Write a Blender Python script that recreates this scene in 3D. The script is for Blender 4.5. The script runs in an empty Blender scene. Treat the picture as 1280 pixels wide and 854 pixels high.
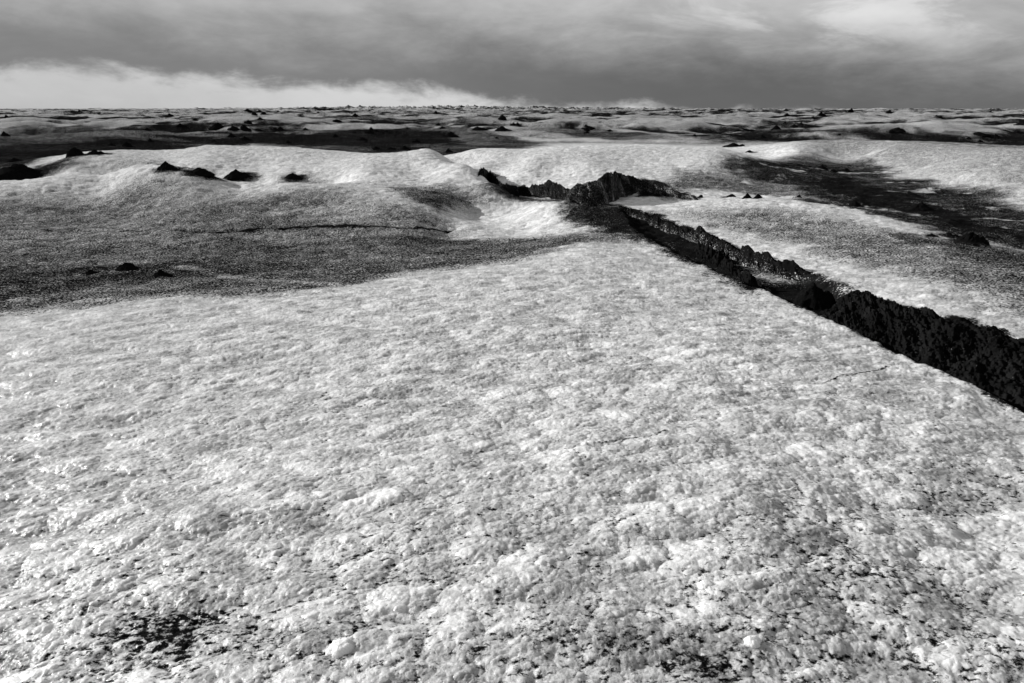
import bpy, math
import numpy as np

scene = bpy.context.scene
col = scene.collection
rng = np.random.default_rng(7)

# ------------------------------------------------------------------ camera
# pixels are those of the 1280 x 854 photograph; they are only used to place things in the plan
FPX = 853.0
PITCH = math.atan((427.0 - 136.0) / FPX)
CP, SP = math.cos(PITCH), math.sin(PITCH)


def ray(px, py):
    u = (px - 640.0) / FPX
    v = (py - 427.0) / FPX
    return u, CP - v * SP, -SP - v * CP


def at(px, py, D):
    """plan point of a pixel for ground lying D metres below the eye"""
    x, y, z = ray(px, py)
    k = D / -z
    return x * k, y * k


cam_d = bpy.data.cameras.new('camera')
cam_d.lens = 24.0
cam_d.sensor_width = 36.0
cam_d.clip_start = 0.05
cam_d.clip_end = 20000
cam = bpy.data.objects.new('camera', cam_d)
cam.location = (0, 0, 0)
cam.rotation_euler = (math.radians(90) - PITCH, 0, 0)
col.objects.link(cam)
scene.camera = cam

# ------------------------------------------------------------------ noise in numpy


def hash2(ix, iy, seed):
    h = (ix.astype(np.int64) * 374761393 + iy.astype(np.int64) * 668265263 + seed * 974634777) & 0xFFFFFFFF
    h = ((h ^ (h >> 13)) * 1274126177) & 0xFFFFFFFF
    h = ((h ^ (h >> 16)) * 2246822519) & 0xFFFFFFFF
    h = h ^ (h >> 15)
    return (h & 0xFFFFFF).astype(np.float32) / np.float32(0x1000000)


def vnoise(x, y, seed):
    xi, yi = np.floor(x), np.floor(y)
    fx, fy = (x - xi).astype(np.float32), (y - yi).astype(np.float32)
    xi, yi = xi.astype(np.int64), yi.astype(np.int64)
    out = 0
    sx = fx * fx * fx * (fx * (fx * 6 - 15) + 10)
    sy = fy * fy * fy * (fy * (fy * 6 - 15) + 10)
    r = []
    for dx, dy in ((0, 0), (1, 0), (0, 1), (1, 1)):
        a = hash2(xi + dx, yi + dy, seed) * np.float32(6.2831853)
        r.append(np.cos(a) * (fx - dx) + np.sin(a) * (fy - dy))
    n0 = r[0] + (r[1] - r[0]) * sx
    n1 = r[2] + (r[3] - r[2]) * sx
    return (n0 + (n1 - n0) * sy) * np.float32(1.5)      # about -1 .. 1


def fbm(x, y, seed, octaves=4, gain=0.5, ridged=False):
    out = np.zeros(np.shape(x), np.float32)
    a, f, tot = 1.0, 1.0, 0.0
    for k in range(octaves):
        n = vnoise(x * f + 17.3 * k, y * f - 9.1 * k, seed + k)
        if ridged:
            n = 1 - 2 * np.abs(n)
        out += a * n
        tot += a
        a *= gain
        f *= 2.03
    return out / tot


def worley(x, y, seed):
    """nearest-cell distance, second distance and that cell's random number"""
    xi, yi = np.floor(x).astype(np.int64), np.floor(y).astype(np.int64)
    f1 = np.full(x.shape, 9.0, np.float32)
    f2 = np.full(x.shape, 9.0, np.float32)
    cid = np.zeros(x.shape, np.float32)
    for dx in (-1, 0, 1):
        for dy in (-1, 0, 1):
            cx, cy = xi + dx, yi + dy
            px = cx + hash2(cx, cy, seed)
            py = cy + hash2(cx, cy, seed + 51)
            d = np.sqrt((px - x) ** 2 + (py - y) ** 2).astype(np.float32)
            c = hash2(cx, cy, seed + 99)
            near = d < f1
            f2 = np.where(near, f1, np.minimum(f2, d))
            cid = np.where(near, c, cid)
            f1 = np.where(near, d, f1)
    return f1, f2, cid


def sstep(a, b, x):
    t = np.clip((x - a) / (b - a), 0, 1)
    return t * t * (3 - 2 * t)


# ------------------------------------------------------------------ the lie of the land
BASE_R = np.log([0.3, 3, 6, 10, 15, 25, 50, 90, 300, 900, 2500, 9000])
BASE_D = np.array([1.6, 1.65, 1.9, 2.2, 2.6, 2.75, 2.85, 3.15, 3.2, 2.9, 2.4, 2.4])


def base_D(lr):
    return np.interp(lr, BASE_R, BASE_D)


CTRL = [
    # the bright mound the camera stands on
    (0, 854, 1.62), (320, 854, 1.6), (640, 854, 1.58), (960, 854, 1.6), (1280, 854, 1.65),
    (0, 700, 1.72), (320, 700, 1.66), (640, 700, 1.62), (960, 700, 1.65), (1280, 700, 1.78),
    (0, 560, 1.9), (320, 560, 1.82), (640, 560, 1.75), (960, 560, 1.76), (1200, 560, 1.86), (1280, 600, 1.86),
    (0, 470, 2.05), (320, 460, 1.98), (640, 460, 1.9), (900, 460, 1.88), (1050, 460, 1.92), (1200, 505, 1.9),
    (0, 405, 2.25), (200, 380, 2.25), (400, 360, 2.25), (600, 335, 2.25), (740, 310, 2.32),
    (1280, 517, 1.95), (1150, 457, 2.0), (1060, 412, 2.05), (960, 370, 2.15), (880, 335, 2.28), (830, 316, 2.38),
    # the grey hollow left of it
    (0, 380, 2.5), (200, 362, 2.5), (400, 346, 2.47), (600, 322, 2.5),
    (0, 340, 2.6), (200, 335, 2.62), (400, 325, 2.62), (550, 312, 2.65),
    (0, 290, 2.68), (200, 290, 2.7), (400, 287, 2.74), (560, 291, 2.86), (680, 288, 2.72),
    # the ice beyond the crack
    (1280, 412, 2.04), (1150, 375, 2.1), (1040, 338, 2.18), (900, 293, 2.38), (810, 262, 2.55),
    (1280, 370, 2.1), (1100, 320, 2.2), (950, 280, 2.35), (860, 257, 2.5), (950, 251, 2.42), (1050, 262, 2.38), (1200, 300, 2.25), (1280, 330, 2.2),
    (950, 242, 2.85), (1050, 248, 2.8), (1100, 262, 2.72),
    # dark field and clean ice at the right
    (1100, 240, 2.8), (1200, 275, 2.6), (1280, 300, 2.48), (1050, 220, 2.82), (1150, 250, 2.74), (1280, 272, 2.6),
    (960, 196, 2.66), (1080, 206, 2.8), (1200, 240, 2.8), (990, 184, 2.15), (1050, 194, 2.62), (1084, 190, 2.4), (1112, 186, 2.12), (1140, 190, 2.2), (1280, 212, 2.2), (1150, 213, 2.68), (1210, 205, 2.2), (1240, 228, 2.5),
    (1000, 179, 2.05), (1060, 178, 2.02), (1150, 178, 1.98), (1280, 184, 1.98),
]
# the middle distance: px, py, forward distance
CTRL_Y = [
    (0, 250, 20.5), (200, 250, 20.4), (400, 255, 19.2), (300, 236, 23.5), (120, 238, 23.3),
    (0, 227, 24.5), (60, 222, 25.5), (100, 218, 26.5), (180, 214, 27.5), (250, 216, 27.0), (310, 227, 25.3), (370, 231, 24.8), (430, 228, 25.5),
    (90, 210, 31.5), (180, 208, 32.0), (250, 212, 31.0), (300, 219, 30.0), (345, 222, 29.2), (400, 220, 29.8),
    (200, 197, 36.0), (300, 203, 34.5), (400, 206, 33.2), (330, 213, 32.0),
    (60, 204, 34.0), (150, 188, 38.5), (260, 182, 41.0), (360, 185, 40.0), (400, 189, 39.0), (470, 195, 34.5), (510, 190, 35.5), (540, 187, 36.5),
    (455, 212, 29.0), (440, 219, 28.5), (470, 230, 24.6), (500, 207, 31.0), (530, 220, 28.5), (555, 197, 34.5), (585, 208, 30.5), (580, 228, 25.8), (620, 231, 25.5), (600, 218, 28.2),
    # round hollow beside the crack
    (480, 258, 18.8), (500, 262, 18.2), (540, 275, 17.3), (585, 283, 17.2), (520, 240, 22.6), (560, 247, 22.4), (585, 266, 21.8), (630, 276, 20.2),
    (650, 263, 21.4), (692, 257, 19.2), (670, 256, 20.6), (640, 246, 24.5), (710, 270, 17.2), (660, 285, 17.0), (620, 291, 16.4),
    # gully and bright centre mound
    (605, 205, 37.5), (640, 226, 31.8), (690, 237, 28.3), (740, 246, 25.0),
    (592, 188, 45.0), (602, 195, 43.0), (622, 186, 45.0), (700, 184, 44.0), (800, 184, 42.0), (900, 186, 41.0),
    (640, 202, 39.0), (622, 211, 36.5), (666, 199, 36.5), (684, 215, 33.8), (708, 211, 34.0), (736, 203, 34.5), (760, 203, 35.5),
    (790, 207, 35.0), (790, 222, 29.8), (850, 205, 35.0), (890, 210, 33.5), (720, 230, 29.0), (860, 232, 27.6), (920, 212, 33.5), (950, 205, 36.0), (880, 242, 25.0),
]
# ground the photograph hides: px, forward distance, depth
HID = []
for px in range(0, 1281, 160):
    HID.append((px, 75.0, 3.15))
    HID.append((px, 130.0, 3.2))
HID += [(px, 28.8, 2.98) for px in (40, 110, 180, 250)] + [(310, 27.4, 2.98), (370, 26.8, 2.9), (420, 27.4, 2.75)]
HID += [(600, 33.0, 3.15), (630, 28.4, 3.2), (575, 40.0, 3.0)]
HID += [(px, 52.0, 3.05) for px in range(0, 641, 128)] + [(px, 60.0, 3.0) for px in range(720, 1281, 112)]

cu, cv, cr = [], [], []


def near_in(Y):
    return Y if Y < 17 else 17 + (Y - 17) * 0.80




def add_ctrl(x, y, D):
    th, lr = math.atan2(x, y), math.log(math.hypot(x, y))
    cu.append(th * 2.2)
    cv.append(lr)
    cr.append(D - float(base_D(lr)))


for px, py, D in CTRL:
    add_ctrl(*at(px, py, D), D)
for px, py, Y in CTRL_Y:
    Y = near_in(Y)
    x, y, z = ray(px, py)
    add_ctrl(x * Y / y, Y, -z * Y / y)
for px, Y, D in HID:
    Y = near_in(Y) if Y < 55 else Y
    add_ctrl((px - 640) / FPX * Y * 0.96, Y, D)
for th in (-1.5, -1.1, 1.1, 1.5):
    for r in (1.0, 2.5, 6, 15, 40, 100):
        add_ctrl(r * math.sin(th), r * math.cos(th), float(base_D(math.log(r))))
for th in np.linspace(-0.8, 0.8, 7):
    for r in (0.6, 260, 700):
        add_ctrl(r * math.sin(th), r * math.cos(th), float(base_D(math.log(r))))
cu, cv, cr = np.array(cu), np.array(cv), np.array(cr)


def tps(d2):
    return 0.5 * d2 * np.log(d2 + 1e-12)


N = len(cu)
A = np.zeros((N + 3, N + 3))
A[:N, :N] = tps((cu[:, None] - cu[None]) ** 2 + (cv[:, None] - cv[None]) ** 2) + np.eye(N) * 0.00006
A[:N, N] = A[N, :N] = 1
A[:N, N + 1] = A[N + 1, :N] = cu
A[:N, N + 2] = A[N + 2, :N] = cv
W = np.linalg.solve(A, np.concatenate([cr, [0, 0, 0]]))
GU = np.linspace(-2.0, 2.0, 420)
GV = np.linspace(math.log(0.5), math.log(900), 460)
uu, vv = np.meshgrid(GU, GV, indexing='ij')
RES = W[N] + W[N + 1] * uu + W[N + 2] * vv
for k in range(N):
    RES += W[k] * tps((uu - cu[k]) ** 2 + (vv - cv[k]) ** 2)
fade = (1 - sstep(1.45, 1.95, np.abs(uu))) * (1 - sstep(math.log(200), math.log(700), vv)) * sstep(math.log(0.5), math.log(0.9), vv)
RES *= fade


def cubic_lookup(u, v):
    fu = np.clip((u - GU[0]) / (GU[1] - GU[0]), 1, len(GU) - 2.001)
    fv = np.clip((v - GV[0]) / (GV[1] - GV[0]), 1, len(GV) - 2.001)
    iu, iv = np.floor(fu).astype(int), np.floor(fv).astype(int)
    tu, tv = fu - iu, fv - iv

    def wts(t):     # Catmull-Rom
        return (((-0.5 * t + 1) * t - 0.5) * t, ((1.5 * t - 2.5) * t) * t + 1, ((-1.5 * t + 2) * t + 0.5) * t, ((0.5 * t - 0.5) * t) * t)
    wu, wv = wts(tu), wts(tv)
    out = 0
    for a in range(4):
        for b in range(4):
            out = out + wu[a] * wv[b] * RES[np.clip(iu + a - 1, 0, len(GU) - 1), np.clip(iv + b - 1, 0, len(GV) - 1)]
    return out


def seg_dist(x, y, pts):
    """distance to a plan polyline and position along it (0..n-1)"""
    best = np.full(np.shape(x), 1e9)
    par = np.zeros(np.shape(x))
    for k in range(len(pts) - 1):
        ax, ay = pts[k]
        bx, by = pts[k + 1]
        dx, dy = bx - ax, by - ay
        t = np.clip(((x - ax) * dx + (y - ay) * dy) / (dx * dx + dy * dy), 0, 1)
        d = np.hypot(x - ax - t * dx, y - ay - t * dy)
        m = d < best
        best = np.where(m, d, best)
        par = np.where(m, k + t, par)
    return best, par


# crack that the ash banks stand in: between the near lip of ice and the pale hump beyond
LIP = [(1440, 590, 1.9), (1280, 514, 1.95), (1150, 454, 2.0), (1060, 409, 2.05), (970, 370, 2.14), (900, 341, 2.25), (840, 314, 2.38), (790, 290, 2.55)]
RIM = [(770, 262, 2.72), (810, 268, 2.58), (860, 284, 2.45), (920, 306, 2.3), (1000, 331, 2.16), (1060, 352, 2.06), (1160, 383, 1.98), (1280, 417, 1.95), (1440, 462, 1.95)]
CRACK = [(3.9, -3.0), (3.75, 0.0), (3.62, 2.0)] + [at(*p) for p in LIP + RIM] + [(5.3, 3.0), (5.5, 0.0), (5.6, -3.0)]


def plan_sd(x, y, P):
    """signed distance to a plan polygon, positive inside"""
    inside = np.zeros(np.shape(x), bool)
    best = np.full(np.shape(x), 1e9)
    n = len(P)
    for k in range(n):
        ax, ay = P[k]
        bx, by = P[(k + 1) % n]
        with np.errstate(divide='ignore', invalid='ignore'):
            xi = (bx - ax) * (y - ay) / (by - ay) + ax
        inside ^= ((ay > y) != (by > y)) & (x < xi)
        dx, dy = bx - ax, by - ay
        t = np.clip(((x - ax) * dx + (y - ay) * dy) / (dx * dx + dy * dy + 1e-12), 0, 1)
        best = np.minimum(best, np.hypot(x - ax - t * dx, y - ay - t * dy))
    return np.where(inside, best, -best)


def hummock(x, y, r, th):
    amp = sstep(58, 110, r)
    a = fbm(x / 30 + 5, y / 24, 11, 4)
    far = (a * 3.0 + np.maximum(fbm(x / 13, y / 11, 23, 3), -0.15) * 0.9 + fbm(x / 4.5, y / 5, 27, 3, 0.6) * 0.22 + np.abs(fbm(x / 75 + 9, y / 60, 29, 2)) * 1.4 - 0.5) * amp
    far = far + sstep(200, 900, r) * (fbm(x / 160, y / 120, 31, 3) * 3.0 + np.abs(fbm(x / 50, y / 50, 37, 3)) * 2.4)
    # broken, spiky ice along the skyline straight ahead
    jag = sstep(750, 1000, r) * (1 - sstep(1300, 2200, r)) * np.exp(-((th + 0.08) / 0.30) ** 2)
    return far + jag * (3.2 + 6.5 * np.maximum(fbm(x / 9, y / 24, 41, 3, 0.6), -0.1))


def land(x, y):
    """smooth height of the ice, eye level = 0"""
    r = np.hypot(x, y) + 1e-6
    th, lr = np.arctan2(x, y), np.log(r)
    z = -(base_D(lr) + cubic_lookup(th * 2.2, lr))
    nearc = (r > 2.5) & (r < 26)
    if np.any(nearc):
        xn, yn = x[nearc], y[nearc]
        sd = plan_sd(xn, yn, CRACK) + 0.05 * fbm(xn * 2.2, yn * 2.2, 81, 3)
        z[nearc] -= np.interp(th[nearc], [0.14, 0.22, 0.27, 0.36, 0.41, 0.6], [0.08, 0.16, 0.13, 0.12, 0.14, 0.15]) * sstep(-0.02, 0.22, sd)
    # far hummocks
    m = r > 58
    if np.any(m):
        z[m] += hummock(x[m], y[m], r[m], th[m])
    return z


def undul(x, y):
    """decimetre undulation of the ice close by"""
    r = np.hypot(x, y)
    a = 1 - sstep(25, 60, r)
    return a * (0.035 * fbm(x * 1.1 - y * 0.25, y * 1.6, 61, 3) + 0.02 * fbm(x * 3.2 - y * 0.8, y * 4.6, 67, 2)) + 0.05 * fbm(x / 3.0, y / 2.5, 71, 3) * sstep(8, 18, r) + 0.09 * fbm(x / 7.0, y / 7.0, 73, 3) * sstep(22, 40, r) * (1 - sstep(70, 120, r))


def ground(x, y):
    return land(x, y) + undul(x, y)


def cast(px, py, far=4000):
    """plan point where the ray of a pixel meets the ground"""
    dx, dy, dz = ray(px, py)
    n = math.hypot(dx, dy)
    t = np.exp(np.linspace(math.log(1.2), math.log(far), 3000)) / n
    x, y = dx * t, dy * t
    hit = np.nonzero(dz * t < land(x, y))[0]
    k = hit[0] if len(hit) else len(t) - 1
    return float(x[k]), float(y[k])


# ------------------------------------------------------------------ ash cover, some of it painted shade
def poly_field(U, V, pts, soft):
    """1 inside a plan polygon (given in bearing / log distance), falling to 0 over `soft`"""
    P = np.array(pts)
    inside = np.zeros(U.shape, bool)
    best = np.full(U.shape, 1e9, np.float32)
    n = len(P)
    for k in range(n):
        ax, ay = P[k]
        bx, by = P[(k + 1) % n]
        c = ((ay > V) != (by > V))
        with np.errstate(divide='ignore', invalid='ignore'):
            xi = (bx - ax) * (V - ay) / (by - ay) + ax
        inside ^= c & (U < xi)
        dx, dy = bx - ax, by - ay
        t = np.clip(((U - ax) * dx + (V - ay) * dy) / (dx * dx + dy * dy + 1e-12), 0, 1)
        best = np.minimum(best, np.hypot(U - ax - t * dx, V - ay - t * dy))
    sd = np.where(inside, best, -best)
    return sstep(-soft, soft, sd)


def plan(px, py):
    x, y = cast(px, py)
    return math.atan2(x, y) * 2.2, math.log(math.hypot(x, y))


ASH_SHADE_AREAS = [
    # coverage, softness, outline
    (0.655, 0.085, [(-200, 300), (0, 296), (200, 293), (400, 292), (600, 296), (720, 287), (800, 292), (760, 306), (640, 326), (440, 360), (200, 376), (0, 396), (-200, 415)]),
    (0.73, 0.09, [(-200, 335), (60, 330), (300, 318), (420, 318), (400, 340), (200, 362), (0, 384), (-200, 405)]),
    (0.60, 0.18, [(-200, 234), (0, 230), (120, 230), (300, 238), (460, 242), (560, 266), (600, 312), (0, 330), (-200, 330)]),
    (0.56, 0.06, [(185, 208), (230, 206), (270, 214), (262, 220), (200, 216)]),  # dip behind the rim: ash, with its shade painted in
    (0.58, 0.05, [(345, 222), (372, 218), (410, 230), (395, 234), (340, 230)]),
    (0.50, 0.06, [(180, 190), (205, 198), (185, 206), (120, 212), (80, 213), (130, 204)]),
    (0.55, 0.08, [(-200, 230), (0, 232), (60, 226), (125, 226), (110, 238), (30, 246), (-200, 250)]),
    (0.70, 0.05, [(600, 238), (650, 243), (700, 248), (722, 262), (696, 257), (640, 253), (610, 250)]),
    (0.64, 0.07, [(470, 228), (560, 232), (620, 240), (640, 246), (600, 262), (560, 272), (540, 262), (500, 240)]),  # slope turned from the sun: part ash, part painted shade
    (0.62, 0.10, [(540, 300), (640, 292), (720, 284), (800, 290), (860, 318), (800, 306), (700, 312), (600, 322), (520, 326)]),
    (0.85, 0.05, [(630, 238), (700, 250), (790, 256), (840, 280), (900, 325), (960, 366), (930, 362), (860, 330), (800, 302), (745, 284), (705, 266), (650, 248)]),
    # beyond the crack
    (0.57, 0.12, [(800, 262), (950, 256), (1100, 285), (1300, 330), (1400, 360), (1400, 440), (1280, 400), (1050, 330), (900, 290)]),
    (0.70, 0.10, [(1080, 280), (1200, 300), (1290, 312), (1420, 340), (1420, 376), (1290, 348), (1180, 332), (1100, 310)]),
    (0.80, 0.07, [(920, 198), (1010, 192), (1080, 202), (1150, 220), (1220, 244), (1300, 262), (1420, 290), (1420, 352), (1290, 314), (1180, 292), (1080, 268), (1000, 250), (960, 232), (900, 214)]),
    (0.97, 0.05, [(985, 222), (1060, 218), (1140, 240), (1200, 262), (1300, 296), (1420, 326), (1420, 345), (1290, 309), (1190, 284), (1090, 260), (1010, 240)]),
    (0.62, 0.06, [(840, 212), (905, 208), (980, 222), (1050, 248), (950, 247), (880, 243), (830, 240)]),
    (0.85, 0.04, [(790, 222), (830, 226), (880, 243), (850, 250), (800, 246)]),
    (0.56, 0.10, [(960, 182), (1100, 176), (1420, 184), (1420, 285), (1300, 262), (1220, 244), (1130, 218), (1040, 200)]),
    # dark plain behind the left mounds
    (0.74, 0.07, [(-200, 166), (0, 164), (150, 160), (300, 166), (440, 157), (560, 158), (640, 170), (700, 180), (480, 192), (300, 182), (60, 205), (-200, 225)]),
    (0.92, 0.05, [(-200, 186), (0, 180), (160, 172), (300, 170), (470, 160), (560, 164), (600, 182), (480, 190), (320, 181), (60, 200), (-200, 216)]),
    (0.7, 0.05, [(330, 145), (420, 142), (560, 150), (640, 152), (620, 160), (520, 158), (430, 150), (340, 149)]),
    (0.7, 0.04, [(640, 158), (720, 160), (830, 168), (860, 175), (760, 176), (680, 166)]),
]
CLEAN_LIT_AREAS = [
    (1.0, 0.10, [(60, 204), (150, 188), (260, 182), (400, 189), (540, 187), (560, 200), (460, 212), (300, 204), (180, 204)]),
    (1.0, 0.06, [(590, 192), (700, 185), (900, 187), (860, 200), (820, 222), (740, 226), (660, 220)]),  # pale centre mound; its sun-facing folds are painted lighter too
    (1.0, 0.05, [(600, 262), (690, 256), (705, 275), (640, 284), (600, 276)]),  # sunlit wall of the hollow, its light painted as paler ice
    (0.40, 0.06, [(960, 185), (1100, 178), (1290, 186), (1300, 238), (1220, 226), (1130, 205), (1050, 192)]),
]
MU, MV = np.linspace(-2.2, 2.2, 900), np.linspace(math.log(1.0), math.log(1200), 900)
mu, mv = np.meshgrid(MU, MV, indexing='ij')
FIELD_A = np.zeros(mu.shape, np.float32)
FIELD_C = np.zeros(mu.shape, np.float32)
for c, soft, pts in ASH_SHADE_AREAS:
    FIELD_A = np.maximum(FIELD_A, c * poly_field(mu, mv, [plan(*p) for p in pts], soft))
for c, soft, pts in CLEAN_LIT_AREAS:
    FIELD_C = np.maximum(FIELD_C, c * poly_field(mu, mv, [plan(*p) for p in pts], soft))


def field(F, U, V):
    fu = np.clip((U - MU[0]) / (MU[1] - MU[0]), 0, len(MU) - 1.001)
    fv = np.clip((V - MV[0]) / (MV[1] - MV[0]), 0, len(MV) - 1.001)
    i, j = fu.astype(int), fv.astype(int)
    a, b = fu - i, fv - j
    return F[i, j] * (1 - a) * (1 - b) + F[i + 1, j] * a * (1 - b) + F[i, j + 1] * (1 - a) * b + F[i + 1, j + 1] * a * b


SPOTS = [(cast(px, py), rx, ry, c) for px, py, rx, ry, c in (
    (225, 785, 0.19, 0.11, 0.32), (150, 815, 0.30, 0.13, 0.14), (400, 800, 0.22, 0.12, 0.12), (440, 690, 0.22, 0.12, 0.10), (1090, 715, 0.28, 0.22, 0.14),
    (885, 828, 0.10, 0.05, 0.34), (1200, 800, 0.3, 0.18, 0.05), (60, 700, 0.3, 0.14, 0.08), (1240, 600, 0.4, 0.3, 0.12), (700, 810, 0.4, 0.14, 0.06), (560, 640, 0.2, 0.2, 0.08), (968, 349, 0.32, 0.45, -0.6), (935, 336, 0.35, 0.45, -0.25))]
HALO = []
LINES = [([cast(*p) for p in pts], w, c) for pts, w, c in (
    ([(-60, 287), (60, 288), (130, 290), (210, 289), (290, 292)], 0.09, 0.80),
    ([(270, 292), (330, 288), (400, 284), (470, 282), (500, 286), (560, 290)], 0.12, 0.95),
    ([(330, 297), (420, 296), (520, 298)], 0.10, 0.35),
    ([(0, 252), (60, 252), (130, 250)], 0.1, 0.4),
    ([(1030, 476), (1070, 466), (1110, 458)], 0.02, 0.6),
    ([(745, 558), (790, 548), (830, 540)], 0.016, 0.5),
)]

PALE_LINES = [([cast(*p) for p in pts], w) for pts, w in (
    ([(135, 340), (160, 338)], 0.16), ([(225, 332), (250, 338), (290, 346), (340, 350), (420, 356)], 0.13), ([(20, 374), (50, 374)], 0.12),
    ([(1010, 245), (1050, 256), (1100, 262)], 0.2), ([(1095, 258), (1130, 266), (1170, 272)], 0.16), ([(640, 288), (720, 281)], 0.14),
    ([(440, 226), (500, 224), (545, 223)], 0.25), ([(1140, 252), (1150, 254)], 0.3))]


def ash_shade_cover(x, y):
    r = np.hypot(x, y) + 1e-6
    U, V = np.arctan2(x, y) * 2.2, np.log(r)
    wu = fbm(x * 6 / r + 0, V * 4, 101, 5, 0.65) * 0.15
    wv = fbm(x * 5 / r + 40, V * 6, 107, 5, 0.65) * 0.12
    Uw, Vw = U + wu, V + wv
    m = np.full(x.shape, 0.09, np.float32)
    m = m + 0.10 * sstep(0.0, 0.5, fbm(x * 0.9 - 0.2 * y, y * 1.3, 113, 3)) * (1 - sstep(8, 16, r))
    m = m + 0.10 * (1 - sstep(1.7, 3.4, r)) + 0.05 * sstep(0.35, 0.7, x / r) * (1 - sstep(5, 8, r))  # more cover close by and at right, also painting the vignette
    # far plain: long bands and patches of ash; raised base paints cloud shade
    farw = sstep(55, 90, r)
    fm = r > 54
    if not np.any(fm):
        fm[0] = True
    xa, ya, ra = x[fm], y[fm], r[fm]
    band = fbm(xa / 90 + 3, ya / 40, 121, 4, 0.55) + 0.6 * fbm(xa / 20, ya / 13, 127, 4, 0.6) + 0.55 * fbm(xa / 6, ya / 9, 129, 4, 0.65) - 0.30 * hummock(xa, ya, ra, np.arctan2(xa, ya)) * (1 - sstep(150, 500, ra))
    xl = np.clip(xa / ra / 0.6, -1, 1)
    far_ash_shade = np.clip(0.62 + (band - 0.02 + 0.07 * np.maximum(xl, -0.25)) * 1.3, 0.50, 0.97)
    far_ash_shade = far_ash_shade * (1 - 0.2 * sstep(500, 1200, ra))
    m[fm] = m[fm] * (1 - farw[fm]) + far_ash_shade * farw[fm]
    m = np.maximum(m, field(FIELD_A, Uw, Vw))
    c = field(FIELD_C, Uw, Vw)
    m = m * (1 - c) + (0.10 + 0.0045 * np.clip(r, 0, 60)) * c
    for (cx, cy), w in HALO:
        k = (np.abs(x - cx) < w * 4) & (np.abs(y - cy) < w * 5)
        if np.any(k):
            d = np.hypot((x[k] - cx) / w, (y[k] - cy) / (w * 1.3)) + 0.5 * fbm((x[k] - cx) / w * 1.3, (y[k] - cy) / w, 163, 3)
            m[k] = np.maximum(m[k], 0.92 * (1 - sstep(0.3, 1.9, d)))
    for pts, w, c in LINES:
        d, par = seg_dist(x + 0.25 * fbm(x * 1.5, y * 1.5, 131, 2) * w * 6, y + 0.3 * fbm(x * 1.1, y * 2, 137, 3) * w * 5, pts)
        m = np.maximum(m, c * (1 - sstep(w * 0.4, w * 1.4, d)) * (0.9 + 0.4 * fbm(x * 2.2, y * 2.2, 139, 2)))
    for pts, w in PALE_LINES:
        d, par = seg_dist(x, y + 0.3 * fbm(x * 1.1, y * 2, 141, 3) * w * 4, pts)
        m = m * (1 - 0.28 * (0.7 + fbm(x * 3, y * 3, 143, 3)) * (1 - sstep(w * 0.4, w * 1.6, d)))
    nearc = (r > 2.5) & (r < 26)
    if np.any(nearc):
        sd = plan_sd(x[nearc], y[nearc], CRACK) + 0.16 * fbm(x[nearc] * 2.5, y[nearc] * 2.5, 157, 5, 0.65)
        m[nearc] = np.maximum(m[nearc], sstep(-0.16, 0.12, sd) * (0.95 + 0.25 * fbm(x[nearc] * 0.9, y[nearc] * 0.9, 159, 3)))
    for (cx, cy), rx, ry, c in SPOTS:
        d2 = ((x - cx) / rx) ** 2 + ((y - cy) / ry) ** 2
        m = m + c * np.exp(-d2 * 0.9)
    # streaks in the ash of the open fields
    st = fbm(x * 7 / r, V * 9, 151, 6, 0.7)
    open_ = sstep(0.35, 0.65, m)
    m = m + (st * (0.14 + 0.16 * sstep(14, 20, r)) + 0.10 * fbm(x * 2.5, y * 1.5, 153, 3) - 0.02) * open_ * sstep(5, 9, r)
    m = m - 0.5 * sstep(0.16, 0.40, st + 0.32 * fbm(x * 1.3, y * 0.8, 155, 4, 0.65)) * open_ * sstep(15, 20, r) * (1 - sstep(60, 90, r)) * sstep(0.15, 0.3, x / r)
    return np.clip(m, 0, 1)


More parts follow.
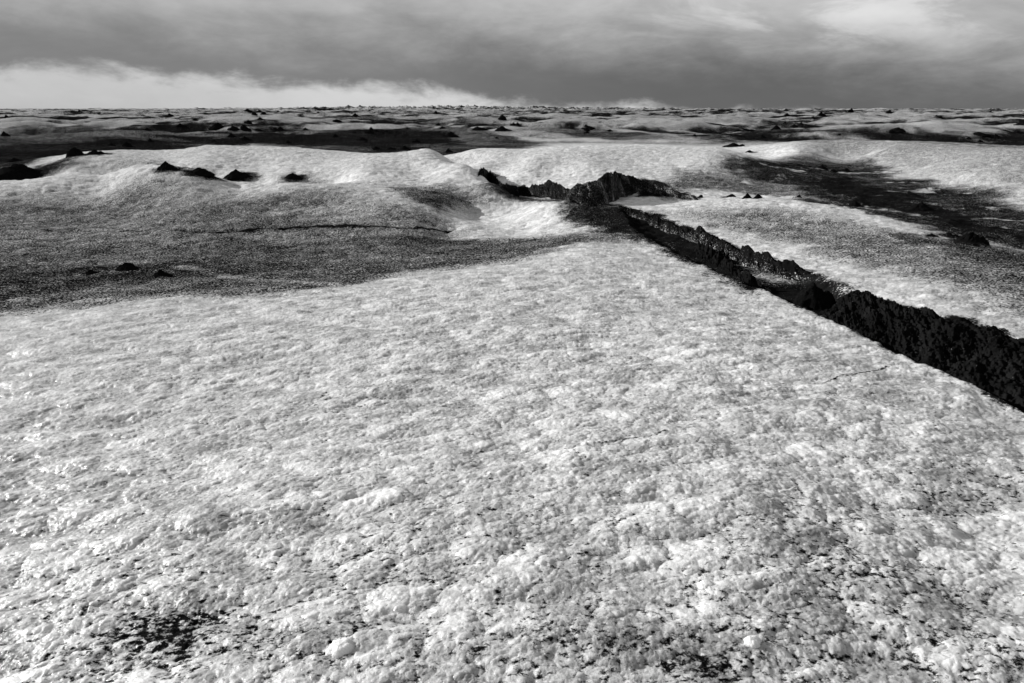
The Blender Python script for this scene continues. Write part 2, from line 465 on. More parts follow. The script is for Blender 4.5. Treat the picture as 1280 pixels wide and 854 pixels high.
# heaps of ash on the ice: foot centre and size in the photograph, label, number of tops
CONES = [
    # px, foot py, width, height, label, peaks
    (160, 338, 26, 10, 'small black ash cone on the grey hollow, beside a pale ice patch', 2),
    (203, 346, 24, 10, 'small black ash cone on the grey hollow, nearest to the bright foreground ice', 1),
    (115, 342, 14, 5, 'tiny dark ash heap on the grey hollow, left of the pair of cones', 1),
    (35, 222, 60, 15, 'big black ash heap at the left edge beside the crest of the white mound', 2),
    (9, 223, 30, 8, 'low black ash heap at the left edge, leaning on the big heap', 2),
    (209, 212, 24, 11, 'black ash cone, leftmost of those in the dip below the white mound', 1),
    (251, 218, 32, 9, 'flat dark ash heap with a long right slope in the dip below the white mound', 1),
    (298, 223, 30, 11, 'black twin-topped ash cone in the dip, rightmost before the grey-sided hump', 3),
    (368, 224, 22, 8, 'dark ash cap on top of the smooth grey-sided hump', 1),
    (1019, 376, 62, 34, 'black pointed ash cone in the crack where the right bank begins', 2),
    (1136, 391, 24, 9, 'low rounded heap on the crest of the long right bank, left of two others', 2),
    (1203, 403, 26, 9, 'lumpy heap on the crest of the long right bank, between two others', 3),
    (1243, 414, 24, 9, 'blunt heap on the crest of the long right bank, nearest to the edge', 2),
    (940, 360, 30, 26, 'sharp tooth of black ash rising from the near lip of the crack', 2),
    (1212, 306, 38, 16, 'black ash cone with two steps on grey ice at the right', 2),
    (1188, 297, 26, 6, 'low flat ash heap touching the stepped cone at the right', 2),
    (1165, 297, 12, 4, 'tiny flat ash heap, leftmost of the row by the stepped cone', 1),
    (818, 278, 22, 12, 'small jagged ash peak on the crack rim above the pale ice hump', 2),
    (806, 274, 14, 10, 'thin ash tooth at the upper start of the middle bank', 1),
    (834, 284, 20, 10, 'rounded ash knob on the crack rim beside the jagged peak', 2),
    (893, 306, 18, 10, 'small round ash knob on top of the narrow middle bank', 1),
    (607, 224, 22, 16, 'black ash cone at the foot of the smooth left mound, in the gully', 2),
    (912, 247, 16, 5, 'low black ash heap behind the pale hump, first of a short row', 2),
    (934, 249, 12, 8, 'pointed black ash cone behind the pale hump, middle of a short row', 1),
    (947, 249, 13, 7, 'rounded black ash cone behind the pale hump, right of the pointed one', 1),
    (999, 247, 9, 5, 'lone tiny ash cone on the pale streak behind the hump', 1),
    (875, 247, 8, 4, 'lone tiny ash speck at the left end behind the hump', 1),
    (1147, 263, 34, 12, 'wide black ash heap in the middle of the dark field', 3),
    (1028, 211, 14, 6, 'small ash cone near the upper edge of the dark field', 1),
    (1042, 215, 10, 4, 'very small ash cone right under the upper edge of the dark field', 1),
    (1058, 214, 16, 5, 'broad ash cone near the upper edge of the dark field, right of two smaller ones', 2),
    (1070, 258, 18, 7, 'dark ash heap at the lower edge of the dark field', 1),
    (96, 195, 22, 11, 'black ash cone on the dark plain just behind the left end of the white mound', 1),
    (20, 203, 18, 5, 'small black heap on the dark plain at the left edge', 1),
    (120, 193, 20, 5, 'long low black heap on the dark plain, right of a taller cone', 2),
    (160, 184, 13, 7, 'pointed black cone at the skyline of the white mound', 1),
    (138, 183, 14, 4, 'low black heap on the dark plain, left of the pointed cone', 1),
    (273, 162, 22, 9, 'tall pointed cone far off with a paler face, leftmost of a row', 1),
    (293, 163, 16, 5, 'low rounded cone far off, between two taller ones', 2),
    (307, 164, 14, 8, 'dark pointed cone far off, third of a row', 1),
    (322, 164, 14, 3, 'low dark heap far off, right of the row of cones', 2),
    (343, 163, 10, 4, 'small twin of two cones far off, left one', 1),
    (352, 163, 10, 5, 'small twin of two cones far off, right one', 1),
    (306, 175, 14, 5, 'black cone on the dark plain just above the white mound', 1),
    (318, 144, 8, 4, 'tiny black cone far off, left of a pair near the skyline', 1),
    (329, 144, 9, 4, 'tiny black cone far off, right of a pair near the skyline', 1),
    (421, 153, 13, 4, 'small black heap on the far pale rise', 2),
    (452, 176, 16, 5, 'black heap on the dark plain before the small grey hump', 2),
    (471, 187, 14, 5, 'black ash heap sitting on the saddle between two white mounds', 1),
    (507, 187, 16, 6, 'black ash cone beside a small pale ice dome on the saddle', 2),
    (488, 187, 14, 4, 'low black heap at the foot of the small pale ice dome', 2),
    (562, 191, 14, 6, 'ragged black heap in the notch between the white mounds', 2),
    (562, 172, 24, 8, 'broad black cone on the far dark plain at the centre', 2),
    (627, 150, 13, 7, 'black pointed cone far off on pale ice, right of centre', 1),
    (630, 164, 22, 6, 'black cone on a long dark strip far off', 2),
    (600, 163, 22, 5, 'long ragged black heap far off, left of the strip cone', 3),
    (548, 157, 8, 4, 'tiny black cone at the far centre of the dark plain', 1),
    (735, 162, 20, 4, 'low black heap far off beyond the bright mound', 2),
    (918, 184, 28, 6, 'long black heap behind the bright mound, at its right end', 3),
    (938, 191, 12, 3, 'low dark heap at the top of the dark field', 1),
    (1118, 165, 24, 5, 'broad black heap far off on the right plain', 2),
    (1276, 157, 14, 5, 'black cone far off at the right edge of the plain', 1),
    (983, 139, 7, 3, 'tiny black cone breaking the skyline right of centre', 1),
    (1225, 170, 20, 4, 'flat black heap far off near the right edge', 2),
]
for px, py, w, h, label, pk in CONES:
    cx, cy = cast(px, py)
    if math.hypot(cx, cy) < 62:
        HALO.append(((cx, cy + 0.2 * w * math.hypot(cx, cy) / FPX), 0.62 * w * math.hypot(cx, cy) / FPX))

# ------------------------------------------------------------------ node helpers
def new_mat(name):
    m = bpy.data.materials.new(name)
    m.use_nodes = True
    nt = m.node_tree
    nt.nodes.clear()
    return m, nt


class G:
    def __init__(self, nt):
        self.nt = nt

    def n(self, t, **kw):
        nd = self.nt.nodes.new(t)
        for k, v in kw.items():
            setattr(nd, k, v)
        return nd

    def put(self, sock, v):
        if hasattr(v, 'is_output') or isinstance(v, bpy.types.NodeSocket):
            self.nt.links.new(v, sock)
        else:
            sock.default_value = v

    def m(self, op, a, b=0.0, c=0.0, clamp=False):
        nd = self.n('ShaderNodeMath', operation=op, use_clamp=clamp)
        for i, v in enumerate((a, b, c)):
            self.put(nd.inputs[i], v)
        return nd.outputs[0]

    def ss(self, v, a, b, lo=0.0, hi=1.0):
        nd = self.n('ShaderNodeMapRange', interpolation_type='SMOOTHSTEP')
        self.put(nd.inputs[0], v)
        for i, q in enumerate((a, b, lo, hi)):
            self.put(nd.inputs[i + 1], q)
        return nd.outputs[0]

    def lin(self, v, a, b, lo=0.0, hi=1.0):
        nd = self.n('ShaderNodeMapRange', clamp=True)
        self.put(nd.inputs[0], v)
        for i, q in enumerate((a, b, lo, hi)):
            self.put(nd.inputs[i + 1], q)
        return nd.outputs[0]

    def mix(self, f, a, b):
        nd = self.n('ShaderNodeMix', data_type='FLOAT')
        self.put(nd.inputs[0], f)
        self.put(nd.inputs[2], a)
        self.put(nd.inputs[3], b)
        return nd.outputs[0]

    def noise(self, vec, scale, detail=3.0, rough=0.5, dist=0.0):
        nd = self.n('ShaderNodeTexNoise')
        self.put(nd.inputs['Vector'], vec)
        nd.inputs['Scale'].default_value = scale
        nd.inputs['Detail'].default_value = detail
        nd.inputs['Roughness'].default_value = rough
        nd.inputs['Distortion'].default_value = dist
        return nd.outputs[0]

    def vec(self, v, scale=(1, 1, 1), rot=(0, 0, 0)):
        nd = self.n('ShaderNodeMapping')
        self.put(nd.inputs[0], v)
        nd.inputs['Scale'].default_value = scale
        nd.inputs['Rotation'].default_value = rot
        return nd.outputs[0]

    def grey(self, v):
        nd = self.n('ShaderNodeCombineColor')
        for i in range(3):
            self.put(nd.inputs[i], v)
        return nd.outputs[0]

    def attr(self, name):
        nd = self.n('ShaderNodeAttribute', attribute_name=name)
        return nd.outputs['Fac']


def ice_material():
    mat, nt = new_mat('weathered_ice')
    g = G(nt)
    obj = g.n('ShaderNodeTexCoord').outputs['Object']
    ash, tone, crev = g.attr('ash'), g.attr('tone'), g.attr('crevice')
    # grain of the ice itself: bubbly white and clear grey patches
    n1 = g.noise(g.vec(obj, (6.5, 9.5, 6.5), (0, 0, -0.35)), 1.0, 5, 0.62)
    n2 = g.noise(obj, 70.0, 3, 0.6)
    n3 = g.noise(g.vec(obj, (2.4, 3.6, 3), (0, 0, -0.35)), 1.0, 4, 0.6)
    white = g.m('ADD', g.m('MULTIPLY', tone, 1.05), g.m('ADD', g.m('MULTIPLY', n1, 0.85), g.m('ADD', g.m('MULTIPLY', n2, 0.3), g.m('MULTIPLY', n3, 1.0))))
    vg = g.n('ShaderNodeTexVoronoi')
    vg.inputs['Scale'].default_value = 36.0
    nt.links.new(obj, vg.inputs['Vector'])
    sg = g.n('ShaderNodeSeparateColor')
    nt.links.new(vg.outputs['Color'], sg.inputs[0])
    white = g.m('ADD', white, g.m('MULTIPLY', g.m('SUBTRACT', sg.outputs[1], 0.5), 0.28))
    alb = g.lin(white, 1.28, 2.12, 0.28, 0.97)
    # small white crystals, with ice sparkle painted in as bright albedo
    vo = g.n('ShaderNodeTexVoronoi')
    vo.inputs['Scale'].default_value = 52.0
    nt.links.new(obj, vo.inputs['Vector'])
    sc = g.n('ShaderNodeSeparateColor')
    nt.links.new(vo.outputs['Color'], sc.inputs[0])
    crystal_glint = g.m('MULTIPLY', g.ss(sc.outputs[0], 0.87, 0.91), g.ss(vo.outputs['Distance'], 0.45, 0.25))
    alb = g.mix(g.m('MULTIPLY', crystal_glint, 0.8), alb, 0.97)
    # ash grains
    q1 = g.noise(g.vec(obj, (32, 42, 32), (0, 0, -0.35)), 1.0, 6, 0.72, 0.15)
    q = g.lin(q1, 0.30, 0.70)
    cov = g.m('ADD', ash, g.m('MULTIPLY', g.m('SUBTRACT', crev, 0.35), 0.30))
    mask = g.m('MULTIPLY_ADD', g.m('SUBTRACT', cov, q), 4.5, 0.5, clamp=True)
    # thin film of fine dust grades with the cover
    film = g.m('MULTIPLY', g.m('POWER', ash, 1.3), 0.45)
    alb = g.m('MULTIPLY', alb, g.m('SUBTRACT', 1.0, film))
    ashc = g.mix(g.m('MULTIPLY', n2, g.lin(n3, 0.35, 0.65, 0.4, 1.3)), 0.001, 0.018)
    base = g.mix(mask, alb, ashc)
    b = g.n('ShaderNodeBsdfPrincipled')
    nt.links.new(g.grey(base), b.inputs['Base Color'])
    g.put(b.inputs['Roughness'], g.mix(mask, 0.33, 0.8))
    g.put(b.inputs['Specular IOR Level'], g.mix(mask, 0.5, 0.0))
    b.inputs['IOR'].default_value = 1.31
    g.put(b.inputs['Subsurface Weight'], g.mix(mask, 0.85, 0.0))
    b.inputs['Subsurface Radius'].default_value = (1, 1, 1)
    b.inputs['Subsurface Scale'].default_value = 0.03
    g.put(b.inputs['Coat Weight'], g.mix(mask, 0.5, 0.0))
    b.inputs['Coat Roughness'].default_value = 0.12
    b.inputs['Coat IOR'].default_value = 1.31
    bn = g.noise(obj, 130.0, 4, 0.65)
    bump = g.n('ShaderNodeBump')
    bump.inputs['Strength'].default_value = 0.45
    bump.inputs['Distance'].default_value = 0.009
    nt.links.new(g.m('ADD', bn, g.m('MULTIPLY', q1, 0.45)), bump.inputs['Height'])
    nt.links.new(bump.outputs[0], b.inputs['Normal'])
    nt.links.new(bump.outputs[0], b.inputs['Coat Normal'])
    o = g.n('ShaderNodeOutputMaterial')
    nt.links.new(b.outputs[0], o.inputs[0])
    return mat


def ash_material():
    mat, nt = new_mat('black_volcanic_ash')
    g = G(nt)
    obj = g.n('ShaderNodeTexCoord').outputs['Object']
    n1 = g.noise(obj, 9.0, 6, 0.7)
    n2 = g.noise(obj, 60.0, 4, 0.7)
    a = g.m('ADD', g.lin(n1, 0.3, 0.75, 0.001, 0.009), g.lin(n2, 0.35, 0.75, 0.0, 0.009))
    speck = g.ss(g.noise(obj, 34.0, 4, 0.75), 0.70, 0.78)
    a = g.m('ADD', a, g.m('MULTIPLY', speck, 0.07))
    b = g.n('ShaderNodeBsdfPrincipled')
    nt.links.new(g.grey(a), b.inputs['Base Color'])
    b.inputs['Roughness'].default_value = 0.85
    b.inputs['Specular IOR Level'].default_value = 0.0
    bump = g.n('ShaderNodeBump')
    bump.inputs['Strength'].default_value = 0.9
    bump.inputs['Distance'].default_value = 0.02
    nt.links.new(g.m('ADD', n2, n1), bump.inputs['Height'])
    nt.links.new(bump.outputs[0], b.inputs['Normal'])
    o = g.n('ShaderNodeOutputMaterial')
    nt.links.new(b.outputs[0], o.inputs[0])
    return mat


ICE, ASH = ice_material(), ash_material()


def mesh_from(name, verts, faces4, mat, attrs=None, smooth=True):
    me = bpy.data.meshes.new(name)
    nv, nf = len(verts), len(faces4)
    me.vertices.add(nv)
    me.vertices.foreach_set('co', np.ascontiguousarray(verts, np.float32).ravel())
    me.loops.add(nf * 4)
    me.loops.foreach_set('vertex_index', np.ascontiguousarray(faces4, np.int32).ravel())
    me.polygons.add(nf)
    me.polygons.foreach_set('loop_start', np.arange(0, nf * 4, 4, dtype=np.int32))
    if smooth:
        me.polygons.foreach_set('use_smooth', np.ones(nf, bool))
    me.update(calc_edges=True)
    me.materials.append(mat)
    for k, v in (attrs or {}).items():
        at_ = me.attributes.new(k, 'FLOAT', 'POINT')
        at_.data.foreach_set('value', np.ascontiguousarray(v, np.float32).ravel())
    o = bpy.data.objects.new(name, me)
    col.objects.link(o)
    return o


def grid_faces(nr, nc, wrap=False):
    i = np.arange(nr - 1)[:, None]
    j = np.arange(nc if wrap else nc - 1)[None]
    j2 = (j + 1) % nc
    a = i * nc + j
    b = i * nc + j2
    return np.stack([a, b, b + nc, a + nc], -1).reshape(-1, 4)


# ------------------------------------------------------------------ glacier sheet
inner = np.linspace(-1.0, 1.0, 2250)
outer = np.linspace(1.0, 2 * math.pi - 1.0, 150)[1:-1]
TH = np.concatenate([inner, outer])
rs = [0.35]
while rs[-1] < 9000:
    r = rs[-1]
    if r < 1.2:
        s = 0.05
    else:
        s = min(max(0.55 * r / (683 * 1.9), 0.0010), 0.0045 if r < 62 else (0.010 if r < 1600 else 0.03))
    rs.append(r * (1 + s))
R = np.array(rs)
TT, RR = np.meshgrid(TH, R)
X, Y = RR * np.sin(TT), RR * np.cos(TT)
shape = X.shape
xf, yf = X.ravel(), Y.ravel()
Z = np.zeros(xf.size, np.float32)
ASHV = np.zeros(xf.size, np.float32)
TONE = np.full(xf.size, 0.74, np.float32)
CREV = np.full(xf.size, 0.35, np.float32)
CH = 400000
for s in range(0, xf.size, CH):
    x, y = xf[s:s + CH], yf[s:s + CH]
    Z[s:s + CH] = ground(x, y)
    ASHV[s:s + CH] = ash_shade_cover(x, y)
    rr = np.hypot(x, y)
    if rr.max() > 6 and rr.min() < 120:
        Z[s:s + CH] += (0.10 * fbm(x * 1.1, y * 1.1, 171, 4, 0.65)) * sstep(0.62, 0.9, ASHV[s:s + CH]) * sstep(8, 16, rr)
# crusty lumps of weathered ice, real relief
rf = np.hypot(xf, yf)
near = np.nonzero((rf < 90) & (yf > -0.5) & (rf > 1.0))[0]
for s in range(0, len(near), CH):
    k = near[s:s + CH]
    x, y, r = xf[k], yf[k], rf[k]
    ca, sa = math.cos(0.30), math.sin(0.30)
    lx, ly = (x * ca + y * sa), (-x * sa + y * ca)
    dz = np.zeros(len(k), np.float32)
    tone = np.zeros(len(k), np.float32)
    crev = np.zeros(len(k), np.float32)
    for cell, amp, tw, seed, rmax in ((0.48, 0.034, 0.30, 291, 90), (0.19, 0.0105, 0.55, 301, 70), (0.080, 0.0056, 0.42, 331, 35), (0.032, 0.0032, 0.22, 361, 12)):
        ww = cell * 0.35
        kx = lx + ww * fbm(x / cell * 0.8, y / cell * 0.8, seed + 5, 2)
        ky = ly + ww * fbm(x / cell * 0.8 + 50, y / cell * 0.8, seed + 7, 2)
        f1, f2, cid = worley(kx / (cell * 1.3), ky / cell, seed)
        e = np.clip(f2 - f1, 0, 1)
        fadeo = 1 - sstep(rmax * 0.6, rmax, r)
        if cell > 0.3:          # coarser crust where the ice has not been walked smooth
            fadeo = fadeo * (0.06 + 0.94 * sstep(8, 20, r))
        dome = np.clip(e * 1.5, 0, 1) ** 0.7 * (0.35 + 1.0 * cid)
        dz += amp * (dome - 0.5) * fadeo
        tone += (tw if cell < 0.3 else tw * (0.25 + 0.75 * sstep(8, 20, r))) * (0.5 + (cid - 0.5) * np.clip(e * 1.8, 0, 1))
        crev += 0 if cell > 0.3 else ((1 - np.clip(e * 2.2, 0, 1)) * fadeo + 0.38 * (1 - fadeo)) * tw
    dz += 0.006 * fbm(x * 26, y * 26, 221, 4, 0.6) * (1 - sstep(12, 25, r))
    clean = 1 - 0.5 * sstep(0.5, 0.95, ASHV[k])
    Z[k] += dz * clean * sstep(1.0, 1.2, r)
    TONE[k] = tone
    far_ = sstep(3, 9, r)
    CREV[k] = 0.36 + (crev - 0.36) * (1 - 0.7 * far_)
V3 = np.stack([xf, yf, Z], -1)
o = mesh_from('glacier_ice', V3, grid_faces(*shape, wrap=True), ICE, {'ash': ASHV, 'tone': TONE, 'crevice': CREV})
o['kind'] = 'structure'


def gz(x, y):
    return float(ground(np.array([x]), np.array([y]))[0])


def tag(o, label, cat, group=None):
    o['label'] = label
    o['category'] = cat
    if group:
        o['group'] = group


# ------------------------------------------------------------------ ash banks in the crack
def resample(pts, n):
    P = np.array(pts, float)
    d = np.concatenate([[0], np.cumsum(np.linalg.norm(np.diff(P, axis=0), axis=1))])
    t = np.linspace(0, d[-1], n)
    return np.stack([np.interp(t, d, P[:, k]) for k in range(P.shape[1])], -1)


def p3(px, py, D):
    if px == 'w':               # given in metres
        return py, D[0], D[1]
    x, y = at(px, py, D)
    return (x, y, -D)


def foot_and_top(cols):
    """crest and foot points of a bank standing on the ice: px, py of the foot, py of the crest, metres between"""
    T, F = [], []
    for px, fy, ty, back in cols:
        x, y = cast(px, fy)
        F.append((x, y, gz(x, y)))
        rx, ry, rz = ray(px, ty)
        Y = y + back
        T.append((rx * Y / ry, Y, rz * Y / ry))
    return T, F


def bank(name, top, front, back_w, label, cat, seed, jag=0.06, teeth=0.10, cell=0.3, n=420, m=70, group=None, mix=None, dusty=0.0):
    """a bank of ash lofted from the foot in the crack over a jagged crest to the ice behind"""
    if front is None:
        top, front = foot_and_top(top)
    else:
        top, front = [p3(*p) for p in top], [p3(*p) for p in front]
    T, F = resample(top, n), resample(front, n)
    s = np.concatenate([[0], np.cumsum(np.linalg.norm(np.diff(T[:, :2], axis=0), axis=1))])
    ends = np.minimum(sstep(0, 1, np.arange(n) / (n * 0.06)), sstep(0, 1, (n - 1 - np.arange(n)) / (n * 0.06)))
    d = T[:, :2] - F[:, :2]
    B2 = T[:, :2] + d / np.linalg.norm(d, axis=1)[:, None] * back_w
    fz = ground(F[:, 0], F[:, 1]) - 0.05
    bz = ground(B2[:, 0], B2[:, 1]) - 0.08
    tz = T[:, 2] * ends + (np.minimum(ground(T[:, 0], T[:, 1]), T[:, 2]) - 0.05) * (1 - ends)
    t = np.linspace(0, 1, m)
    kt = 0.66
    rows = []
    for tk in t:
        if tk < kt:
            a = tk / kt
            xy = F[:, :2] * (1 - a) + T[:, :2] * a
            e_ = 0.55 * a + 0.45 * a * a * (3 - 2 * a)
            zz = fz * (1 - e_) + tz * e_
        else:
            a = (tk - kt) / (1 - kt)
            xy = T[:, :2] * (1 - a) + B2 * a
            zz = tz * (1 - a ** 0.9) + bz * a ** 0.9
        rows.append(np.concatenate([xy, zz[:, None]], 1))
    V = np.array(rows)
    ac = np.concatenate([np.zeros((1, n)), np.cumsum(np.linalg.norm(np.diff(V, axis=0), axis=2), axis=0)])
    S = np.broadcast_to(s[None], V.shape[:2])
    Tt = np.broadcast_to(t[:, None], V.shape[:2])
    crest = np.exp(-((Tt - kt) / 0.16) ** 2)
    body = np.clip(np.minimum(Tt, 1 - Tt) * 7, 0, 1) * ends[None]
    hump = fbm(S / (cell * 2.2), ac * 0.4, seed + 2, 2) * teeth * 1.3 * np.exp(-((Tt - kt) / 0.3) ** 2)
    tooth = hump + (np.maximum(fbm(S / cell, ac / cell * 0.5, seed, 2 if cell > 0.8 else 3, 0.5), -0.25) + 0.05) * teeth * 1.5 * crest
    rib = fbm((S + ac * 0.9) / (cell * 0.8), ac / (cell * 2.6), seed + 5, 4, 0.6, ridged=True) * jag * 1.5
    lump = fbm(S / (cell * 0.6), ac / (cell * 0.6), seed + 9, 6, 0.72) * jag * 2.0
    for gc, ga in ((0.10, 0.018), (0.045, 0.009)):
        f1, f2, cid = worley(S / gc, ac / gc, seed + 31)
        lump = lump + ga * (np.sqrt(np.clip(f2 - f1, 0, 1)) * (0.5 + cid) - 0.45)
    V[..., 2] += (tooth + rib * 0.6 + lump) * body
    nrm = (d / np.linalg.norm(d, axis=1)[:, None])[None]
    V[..., :2] -= nrm * ((rib * 0.5 + lump * 0.6) * body)[..., None]
    if mix:
        k = fbm((S + ac * 0.7) / (cell * 0.7), ac / (cell * 2.2), seed + 21, 5, 0.7)
        a = np.clip(mix + 0.35 * k - dusty * np.clip(1 - Tt / kt, 0, 1), 0, 1.3)
        o = mesh_from(name, V.reshape(-1, 3), grid_faces(m, n), ICE, {'ash': a, 'tone': np.full(a.shape, 0.6), 'crevice': np.full(a.shape, 0.36)})
    else:
        o = mesh_from(name, V.reshape(-1, 3), grid_faces(m, n), ASH)
    tag(o, label, cat, group)
    return o


bank('ash_bank', [(1022, 358, 2.1), (1050, 361, 2.07), (1100, 377, 2.02), (1160, 392, 1.98), (1200, 402, 1.96), (1230, 411, 1.94), (1280, 426, 1.93), (1400, 460, 1.92), ('w', 5.15, (3.6, -1.86)), ('w', 5.3, (1.5, -1.82)), ('w', 5.4, (-2.0, -1.8))],
     [(1004, 382, 2.16), (1042, 401, 2.13), (1100, 430, 2.11), (1150, 454, 2.08), (1280, 512, 2.03), (1400, 570, 2.0), ('w', 3.95, (2.6, -2.0)), ('w', 4.0, (0.8, -1.95)), ('w', 4.1, (-2.4, -1.95))],
     0.35, 'long steep black ash bank filling the crack at the right edge', 'ash bank', 401, 0.062, 0.055, 0.55, 1700, 170, mix=1.06)
bank('ash_bank', [(768, 258, 2.6), (800, 268, 2.52), (850, 283, 2.42), (880, 292, 2.36), (900, 300, 2.3), (930, 314, 2.22), (960, 323, 2.17), (1000, 333, 2.12), (1035, 343, 2.1)],
     [(760, 264, 2.72), (800, 276, 2.66), (850, 293, 2.54), (880, 303, 2.47), (900, 311, 2.4), (930, 325, 2.32), (960, 333, 2.26), (1000, 341, 2.2), (1035, 350, 2.18)],
     0.3, 'narrow jagged black ash bank along the middle of the crack, beyond a low ash strip', 'ash bank', 421, 0.05, 0.085, 0.42, 700, 90, mix=0.96, dusty=0.32)
bank('ash_bank', [(868, 305, 2.45), (885, 312, 2.4), (905, 326, 2.34), (930, 342, 2.3), (950, 354, 2.26), (968, 364, 2.24)],
     [(860, 320, 2.55), (885, 332, 2.5), (905, 342, 2.45), (930, 357, 2.4), (950, 366, 2.36), (968, 373, 2.32)],
     0.2, 'low ragged strip of black ash lying along the near lip of the crack', 'ash bank', 431, 0.035, 0.10, 0.22, 220, 40)
bank('ash_bank', [(596, 224, 212, 0.9), (612, 228, 215, 0.9), (628, 238, 230, 0.9), (650, 244, 236, 0.9), (668, 247, 232, 1.0), (690, 249, 229, 1.0), (712, 251, 235, 1.0), (735, 253, 232, 1.0), (765, 256, 236, 1.0)],
     None, 0.9, 'row of black ash fins at the far end of the crack', 'ash bank', 441, 0.07, 0.07, 0.85, 520, 70, None, 0.86)
bank('ash_mound', [(698, 253, 246, 0.9), (712, 256, 238, 1.2), (735, 259, 227, 1.7), (752, 258, 221, 1.9), (764, 254, 215, 1.8), (774, 249, 219, 1.6), (800, 241, 225, 1.2), (825, 245, 234, 1.0), (850, 249, 243, 0.8), (880, 251, 248, 0.7)],
     None, 1.6, 'large dark ash mound with a peaked top where the crack bends', 'ash mound', 451, 0.06, 0.06, 0.85, 520, 90, None, 0.76)


# ------------------------------------------------------------------ dirt cones
def cone_mesh(name, w, h, d, seed, peaks=1, nr=30, na=72):
    """steep heap of ash with a ragged top; foot sunk into the ice"""
    a = np.linspace(0, 2 * math.pi, na, endpoint=False)
    q = np.linspace(0.0, 1.0, nr)
    QQ, AA = np.meshgrid(q, a, indexing='ij')
    lr = np.random.default_rng(seed)
    rad = QQ * (1 + 0.45 * fbm(np.cos(AA) * 1.4 + seed, np.sin(AA) * 1.4, seed, 4, 0.6))
    x, y = np.cos(AA) * rad, np.sin(AA) * rad
    z = np.zeros_like(x)
    cs = [(lr.uniform(-0.25, 0.25), lr.uniform(-0.1, 0.1), 1.0)]
    for k in range(peaks):
        cs.append((lr.uniform(0.25, 0.6) * lr.choice([-1, 1]), lr.uniform(-0.2, 0.2), lr.uniform(0.35, 0.75) if peaks > 1 else 0.3))
    pw = lr.uniform(0.9, 1.5)
    for cx, cy, hh in cs:
        dd = np.hypot(x - cx, y - cy) / (0.95 if hh == 1 else 0.55)
        z = np.maximum(z, hh * np.clip(1 - dd, 0, 1) ** pw)
    edge = np.clip((1 - QQ) * 4, 0, 1)
    z = z + edge * (0.42 * fbm(x * 2.1 + seed, y * 2.1, seed + 3, 6, 0.68) + 0.20 * fbm(AA * 2.2, QQ * 1.5, seed + 7, 4, 0.6, ridged=True) * np.clip(z * 2, 0, 1))
    z = np.maximum(z, -0.05) / z.max() - 0.25 * sstep(0.82, 1.0, QQ)
    V = np.stack([x * w / 2, y * d / 2, z * h], -1).reshape(-1, 3)
    return mesh_from(name, V, grid_faces(nr, na, wrap=True)[:, ::-1], ASH)


def cone(px, py, wpx, hpx, label, seed, peaks=1, group=None, name='dirt_cone', cat='dirt cone', depth=0.8, where=None):
    x, y = where[:2] if where else cast(px, py)
    dist = math.sqrt(x * x + y * y + gz(x, y) ** 2)
    k = dist / FPX / 1.12
    w, h = wpx * k * 1.12, hpx * k * 0.80
    y2 = y + w * depth * 0.25
    o = cone_mesh(name, w, h * 1.08, w * depth, seed, peaks)
    if where:
        o.location = (x, y, where[2])
        o.scale = (0.78, 0.78, 0.85)
    else:
        o.location = (x * y2 / y, y2, min(gz(x * y2 / y, y2), gz(x, y) + 0.1 * h))
    tag(o, label, cat, group)
    return o


for i, (px, py, w, h, label, pk) in enumerate(CONES):
    # two of them stand down in the crack, on the bank's foot
    d = {1019: 2.2, 940: 2.3, 1136: 2.02, 1203: 1.97, 1243: 1.95}.get(px)
    cone(px, py, w, h, label, 500 + i * 13, pk, where=p3(px, py, d) if d else None)

# many more of the same kind, a few pixels each, strewn over the far plain
src = [cone_mesh('dirt_cone', 1.0, 0.42, 0.7, 1900 + k, 1 + k % 3, 14, 26) for k in range(4)]
count = 0
lr = np.random.default_rng(99)
while count < 70:
    px, py = lr.uniform(0, 1280), 139 + 40 * lr.uniform(0, 1) ** 1.4
    x, y = cast(px, py)
    r = math.hypot(x, y)
    if r < 62 or r > 900:
        continue
    if float(ash_shade_cover(np.array([x]), np.array([y]))[0]) < 0.62:
        continue
    o = src[count] if count < 4 else src[count % 4].copy()
    if count >= 4:
        col.objects.link(o)
    s = (lr.uniform(4, 13)) * r / FPX
    o.location = (x, y, gz(x, y))
    o.scale = (s, s * 0.8, s * lr.uniform(0.5, 1.0))
    o.rotation_euler = (0, 0, 0.5 * lr.uniform(-1, 1))
    tag(o, 'little black ash heap on a far dark band of the glacier plain', 'dirt cone', 'little ash heaps strewn over the far plain')
    count += 1

def ice_lump(px, py, wpx, label, seed):
    x, y = cast(px, py)
    d = math.sqrt(x * x + y * y + gz(x, y) ** 2)
    w = wpx * d / FPX
    nr, na = 28, 56
    P, Aa = np.meshgrid(np.linspace(0.02, math.pi - 0.02, nr), np.linspace(0, 2 * math.pi, na, endpoint=False), indexing='ij')
    vx, vy, vz = np.sin(P) * np.cos(Aa), np.sin(P) * np.sin(Aa), np.cos(P)
    q = 1 + 0.55 * fbm(vx * 1.5 + seed + vz * 0.9, vy * 1.5 - vz * 1.3, seed, 6, 0.68)
    V = np.stack([vx * q * w * 0.5, vy * q * w * 0.42, vz * q * w * 0.30], -1).reshape(-1, 3)
    o = mesh_from('ice_lump', V, grid_faces(nr, na, wrap=True)[:, ::-1], ICE, {'ash': np.full(len(V), 0.02), 'tone': np.full(len(V), 1.1), 'crevice': np.full(len(V), 0.2)})
    o.location = (x, y, gz(x, y) - 0.13 * w)
    o.rotation_euler = (0.1, -0.1, 0.4)
    tag(o, label, 'ice lump')


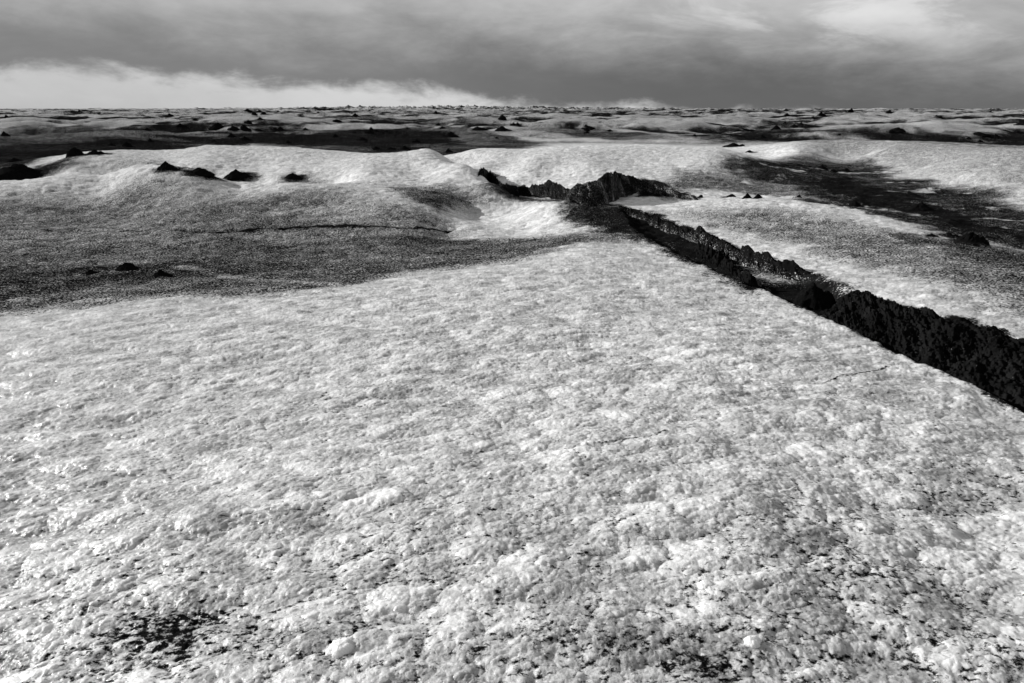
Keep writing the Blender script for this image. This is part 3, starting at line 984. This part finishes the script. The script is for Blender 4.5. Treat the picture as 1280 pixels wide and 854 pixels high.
ice_lump(427, 815, 34, 'brightest white lump of ice, on the crust right of the largest patch of black grit', 711)
ice_lump(883, 732, 20, 'small round pale lump of ice on the bare crust', 723)
ice_lump(940, 803, 20, 'upright white lump of ice beside a small hollow full of black grit', 735)

# ------------------------------------------------------------------ light
SUN_AZ, SUN_EL = math.radians(-70), math.radians(20)      # bearing from straight ahead, to the left
sun_d = bpy.data.lights.new('sun', 'SUN')
sun_d.energy = 5.0
sun_d.angle = math.radians(0.6)
sun_d.color = (1.0, 0.995, 0.985)
sun = bpy.data.objects.new('sun', sun_d)
sx, sy, sz = math.sin(SUN_AZ) * math.cos(SUN_EL), math.cos(SUN_AZ) * math.cos(SUN_EL), math.sin(SUN_EL)
from mathutils import Vector
sun.rotation_euler = Vector((sx, sy, sz)).to_track_quat('Z', 'Y').to_euler()
col.objects.link(sun)

w = bpy.data.worlds.new('World')
scene.world = w
w.use_nodes = True
nt = w.node_tree
nt.nodes.clear()
g = G(nt)
sky = g.n('ShaderNodeTexSky', sky_type='NISHITA')
sky.sun_disc = False
sky.sun_elevation = SUN_EL
sky.sun_rotation = SUN_AZ
bw = g.n('ShaderNodeRGBToBW')
nt.links.new(sky.outputs[0], bw.inputs[0])
clear = bw.outputs[0]
sep = g.n('ShaderNodeSeparateXYZ')
gen = g.n('ShaderNodeTexCoord').outputs['Generated']
nt.links.new(gen, sep.inputs[0])
az = g.m('ARCTAN2', sep.outputs[0], sep.outputs[1])
el = g.m('ARCSINE', sep.outputs[2])
cv_ = g.n('ShaderNodeCombineXYZ')
g.put(cv_.inputs[0], g.m('MULTIPLY', az, 1.0))
g.put(cv_.inputs[1], g.m('MULTIPLY', el, 2.5))
flat = cv_.outputs[0]
big = g.noise(flat, 2.6, 5, 0.55, 0.3)
rag = g.noise(flat, 9.0, 7, 0.62, 0.2)
wisp = g.noise(g.vec(flat, (1, 1.4, 1), (0, 0, 0.5)), 6.0, 6, 0.6, 0.6)
bigc, ragc, wispc = g.m('SUBTRACT', big, 0.5), g.m('SUBTRACT', rag, 0.5), g.m('SUBTRACT', wisp, 0.5)
# height of the ragged cloud base: high at the left, down to the horizon right of the middle
edge = g.m('MULTIPLY_ADD', az, -0.056, 0.0150)
edge = g.m('ADD', edge, g.m('ADD', g.m('MULTIPLY', bigc, 0.030), g.m('MULTIPLY', ragc, 0.085)))
gap = g.ss(g.m('SUBTRACT', edge, el), -0.010, 0.018)
# deck: dark just over its base, paler higher up; darker to the right
right = g.ss(az, -0.5, 0.45)
low = g.mix(right, 1.75, 1.1)
high = g.mix(right, 3.8, 4.5)
up = g.m('SUBTRACT', el, edge)
lift = g.m('ADD', up, g.m('ADD', g.m('MULTIPLY', bigc, 0.10), g.m('MULTIPLY', wispc, 0.05)))
deck = g.mix(g.ss(lift, 0.015, g.mix(right, 0.13, 0.16)), low, high)
deck = g.m('MULTIPLY', deck, g.m('ADD', g.m('MULTIPLY_ADD', bigc, 0.6, 1.0), g.m('MULTIPLY', wispc, 0.18)))
# paler torn patches in the upper right
torn = g.m('MULTIPLY', g.ss(az, 0.05, 0.35), g.m('MULTIPLY', g.ss(el, 0.06, 0.09), g.ss(wisp, 0.46, 0.62)))
deck = g.m('ADD', deck, g.m('MULTIPLY', torn, 1.1))
# thin bright cloud behind, seen through the gap
bright = g.m('MULTIPLY_ADD', ragc, 1.6, g.mix(g.ss(az, -0.6, -0.15), 3.8, 5.2))
bright = g.mix(0.12, bright, clear)
cl = g.mix(gap, deck, bright)
cl = g.mix(g.ss(el, 0.18, 0.5), cl, 1.5)  # unseen sky overhead, kept dim to deepen the shading
cl = g.mix(g.ss(el, -0.2, -0.02), 2.0, cl)
bg = g.n('ShaderNodeBackground')
nt.links.new(g.grey(cl), bg.inputs[0])
bg.inputs[1].default_value = 0.1
wo = g.n('ShaderNodeOutputWorld')
nt.links.new(bg.outputs[0], wo.inputs[0])

vs = scene.view_settings
vs.view_transform = 'Standard'
vs.look = 'None'
vs.exposure = 0.31
vs.gamma = 1.0
vs.use_curve_mapping = False
scene.render.engine = 'CYCLES'
scene.cycles.max_bounces = 6
